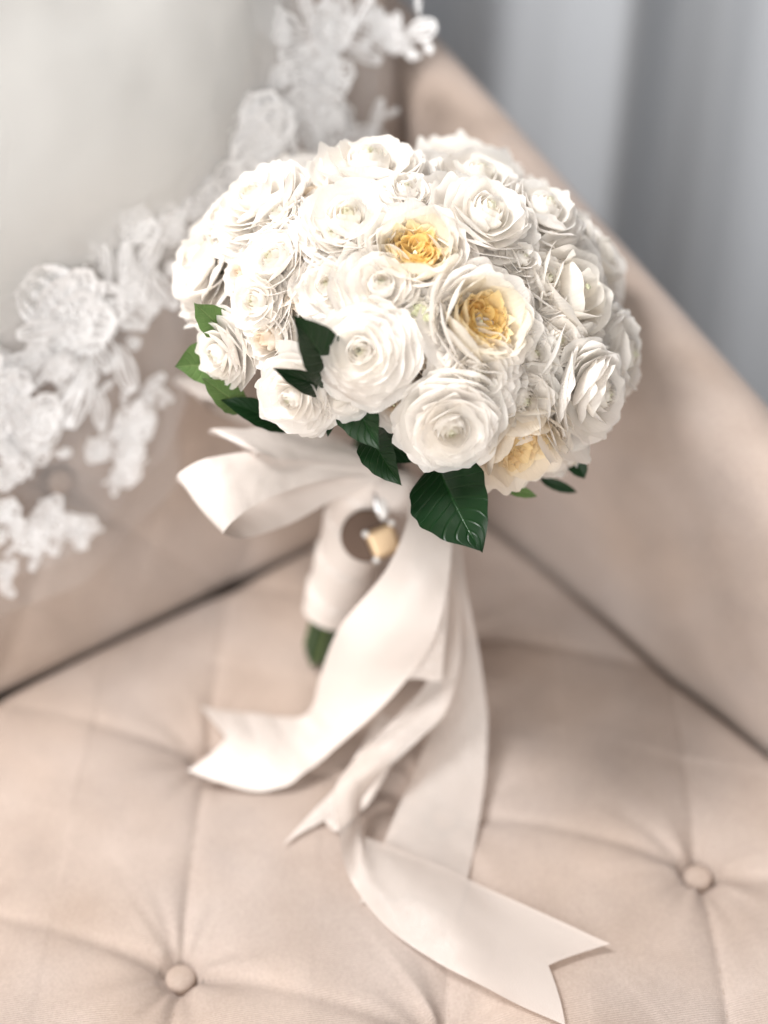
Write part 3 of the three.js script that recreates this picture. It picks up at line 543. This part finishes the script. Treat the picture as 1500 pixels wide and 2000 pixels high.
  const LACE = [
['flower','b',[-0.0508,0.3321,0.0512],0.0209,-0.23],
['leaf','b',[-0.0531,0.3412,0.0782],0.0133,2.47],
['blossom','b',[-0.0552,0.3497,0.0905],0.0125,-0.23],
['leaf','b',[-0.0543,0.3462,0.0629],0.0133,1.79],
['leaf','b',[-0.0524,0.3383,0.0278],0.0143,0.74],
['blossom','b',[-0.0488,0.3243,0.0172],0.0117,-0.23],
['leaf','b',[-0.0463,0.3139,0.0294],0.0158,-0.66],
['blossom','a',[-0.054,0.316,-0.0021],0.0126,0.32],
['leaf','a',[-0.0294,0.3249,-0.0027],0.0144,0.52],
['leaf','a',[-0.0405,0.311,-0.0017],0.0105,-0.35],
['leaf','b',[-0.0493,0.3261,0.0743],0.0134,-3.09],
['blossom','b',[-0.0522,0.3378,0.0843],0.0079,-0.24],
['blossom','b',[-0.0461,0.3134,0.0697],0.0149,-0.25],
['flower','b',[-0.0442,0.3057,0.0566],0.0150,-0.25],
['blossom','b',[-0.0462,0.3136,0.0885],0.0087,-0.25],
['blossom','b',[-0.0414,0.2945,0.0883],0.0149,-0.26],
['flower','b',[-0.0402,0.2898,0.0665],0.0151,-0.26],
['leaf','b',[-0.044,0.305,0.1004],0.0087,2.59],
['rose','b',[-0.039,0.2847,0.1102],0.0262,-0.27],
['blossom','b',[-0.0363,0.2739,0.0705],0.0179,-0.27],
['leaf','b',[-0.035,0.2689,0.045],0.0140,-0.13],
['leaf','b',[-0.0362,0.2735,0.0279],0.0127,1.17],
['blossom','b',[-0.0343,0.2658,0.1323],0.0148,-0.29],
['blossom','b',[-0.0326,0.2589,0.1532],0.0120,-0.30],
['leaf','b',[-0.032,0.2567,0.171],0.0119,0.74],
['blossom','b',[-0.0311,0.2531,0.1787],0.0132,-0.30],
['blossom','b',[-0.0328,0.2598,0.1989],0.0130,-0.30],
['blossom','b',[-0.0336,0.2629,0.2226],0.0122,-0.31],
['leaf','b',[-0.0277,0.2396,0.2124],0.0144,1.32],
['leaf','b',[-0.0279,0.2402,0.1955],0.0139,0.74],
['leaf','b',[-0.0293,0.2457,0.2223],0.0110,1.51],
['leaf','b',[-0.0232,0.2212,0.1935],0.0173,-1.10],
['leaf','b',[-0.0249,0.2281,0.2003],0.0146,-2.01],
['blossom','b',[-0.0247,0.2274,0.2122],0.0099,-0.33],
['rose','b',[-0.0239,0.2242,0.2499],0.0330,-0.34],
['blossom','b',[-0.0295,0.2467,0.2574],0.0140,-0.32],
['leaf','b',[-0.0208,0.2119,0.2163],0.0152,-0.81],
['leaf','b',[-0.0136,0.1828,0.2272],0.0154,-1.46],
['leaf','b',[-0.0293,0.2459,0.2686],0.0108,2.16],
['leaf','b',[-0.0237,0.2233,0.2719],0.0134,2.97],
['leaf','b',[-0.0196,0.2071,0.286],0.0192,3.04],
['flower','b',[-0.0167,0.1954,0.2957],0.0148,-0.37],
['leaf','b',[-0.0177,0.1991,0.2724],0.0143,-2.59],
['leaf','b',[-0.0125,0.1784,0.2585],0.0198,-2.21],
['leaf','b',[-0.0122,0.1772,0.272],0.0177,-2.60],
['blossom','b',[-0.0123,0.1776,0.2897],0.0156,-0.38],
['flower','b',[-0.0104,0.1702,0.303],0.0143,-0.38],
['blossom','b',[-0.0072,0.157,0.2939],0.0131,-0.39],
['blossom','b',[-0.0056,0.1508,0.3102],0.0118,-0.40],
['leaf','b',[-0.0082,0.1611,0.2798],0.0112,-2.40],
['leaf','b',[-0.0171,0.1969,0.2403],0.0132,-1.30],
['leaf','b',[-0.009,0.1646,0.2473],0.0120,-1.65],
['blossom','b',[-0.005,0.1483,0.2345],0.0136,-0.38],
['blossom','b',[-0.005,0.1485,0.2223],0.0089,-0.38],
['blossom','b',[-0.0033,0.1416,0.2551],0.0088,-0.39],
['blossom','b',[-0.0018,0.1354,0.2396],0.0116,-0.39],
['blossom','b',[0.0018,0.1211,0.2416],0.0110,-0.40],
['leaf','b',[0.0027,0.1175,0.2495],0.0075,-2.01],
['leaf','b',[-0.0096,0.167,0.2106],0.0088,0.34],
['leaf','b',[-0.0082,0.1614,0.2085],0.0082,-0.98],
['blossom','b',[0.0025,0.1182,0.2951],0.0134,-0.41],
['blossom','b',[0.0045,0.1101,0.3073],0.0120,-0.42],
['leaf','b',[0.0069,0.1006,0.2933],0.0108,-2.01],
['blossom','b',[0.007,0.1001,0.2782],0.0102,-0.42],
['leaf','b',[0.0082,0.0953,0.3082],0.0094,-2.21],
['blossom','b',[-0.0001,0.1288,0.3198],0.0092,-0.41],
['blossom','b',[0.0081,0.0959,0.3284],0.0080,-0.44],
['leaf','b',[0.0112,0.0833,0.3308],0.0074,-1.08],
['blossom','b',[-0.0042,0.1451,0.316],0.0065,-0.40],
['flower','b',[-0.0128,0.1796,0.3191],0.0192,-0.38],
['blossom','b',[-0.0068,0.1554,0.3294],0.0161,-0.40],
['rose','b',[-0.0201,0.2091,0.3164],0.0189,-0.36],
['blossom','b',[0.0011,0.1239,0.3388],0.0131,-0.42]
  ];
  seed = 99;
  const nb = new THREE.Vector3(0.97, 0.24, 0), na = new THREE.Vector3(0, 0.07, 1).normalize();
  const sprigs = [];
  for (const [t, pl, p, r, dir] of LACE) for (let i = 0; i < 2; i++) {
    const a = rr(0, 6.28), d = r * rr(0.75, 1.25), q = pl === 'b' ? [p[0] - 0.24 * d * Math.sin(a), p[1] + d * Math.sin(a) * 0.97, p[2] - d * Math.cos(a)] : [p[0] + d * Math.cos(a), p[1] + d * Math.sin(a), p[2]];
    sprigs.push([rnd() < 0.6 ? 'leaf' : 'blossom', pl, q, Math.min(0.010, r * rr(0.32, 0.5)), a]);
  }
  [...LACE, ...sprigs].forEach(([t, pl, p, r, dir]) => {
    const f = sub(t === 'leaf' ? 'lace_leaf' : 'lace_flower', veil), n = (pl === 'b' ? nb : na).clone();
    n.x += rr(-0.09, 0.09); n.y += rr(-0.09, 0.09); n.z += rr(-0.09, 0.09); n.normalize();
    const X = (pl === 'b' ? new THREE.Vector3(0, Math.sin(dir), -Math.cos(dir)) : new THREE.Vector3(Math.cos(dir), Math.sin(dir), 0));
    X.addScaledVector(n, -X.dot(n)).normalize();
    const Z = new THREE.Vector3().crossVectors(X, n);
    f.quaternion.setFromRotationMatrix(new THREE.Matrix4().makeBasis(X, n, Z));
    f.position.copy(V(p)).addScaledVector(n, rr(-0.002, 0.005)); f.scale.setScalar(r);
    if (t === 'leaf') { const m = mesh('blade', leafG[rnd() < 0.5 ? 0 : 1], thread, f); m.position.x = -1; const c = new THREE.TubeGeometry(new THREE.CatmullRomCurve3([V([-1.4, 0.02, 0.1]), V([-0.6, 0.10, 0]), V([0.3, 0.2, 0]), V([0.95, 0.16, 0])]), 14, 0.045, 6); mesh('cord', c, cordMat, f); return; }
    const whorl = (n, s, tilt, o) => { for (let i = 0; i < n; i++) { const m = mesh('petal', petalG[i % 3], thread, f); m.rotation.set(0, i / n * 6.283 + o, tilt + rr(-0.06, 0.06), 'YXZ'); const q = s * rr(0.72, 1.15); m.scale.set(q, q, q * rr(0.9, 1.3)); m.position.y = tilt * 0.5; } };
    if (t === 'rose') { whorl(8, 1, 0.03, 0.2); whorl(7, 0.74, 0.08, 0.6); whorl(6, 0.48, 0.18, 0.1); beads(70, 0.028, 0.95, f); beads(14, 0.045, 0.22, f); }
    else if (t === 'flower') { whorl(7, 1, 0.03, 0.3); whorl(5, 0.6, 0.12, 0.5); beads(40, 0.04, 0.95, f); beads(9, 0.06, 0.2, f); }
    else { whorl(6, 1, 0.05, rr(0, 2)); whorl(5, 0.55, 0.15, 0.5); beads(24, 0.055, 0.9, f); }
  });
}

renderer.render(scene, camera);
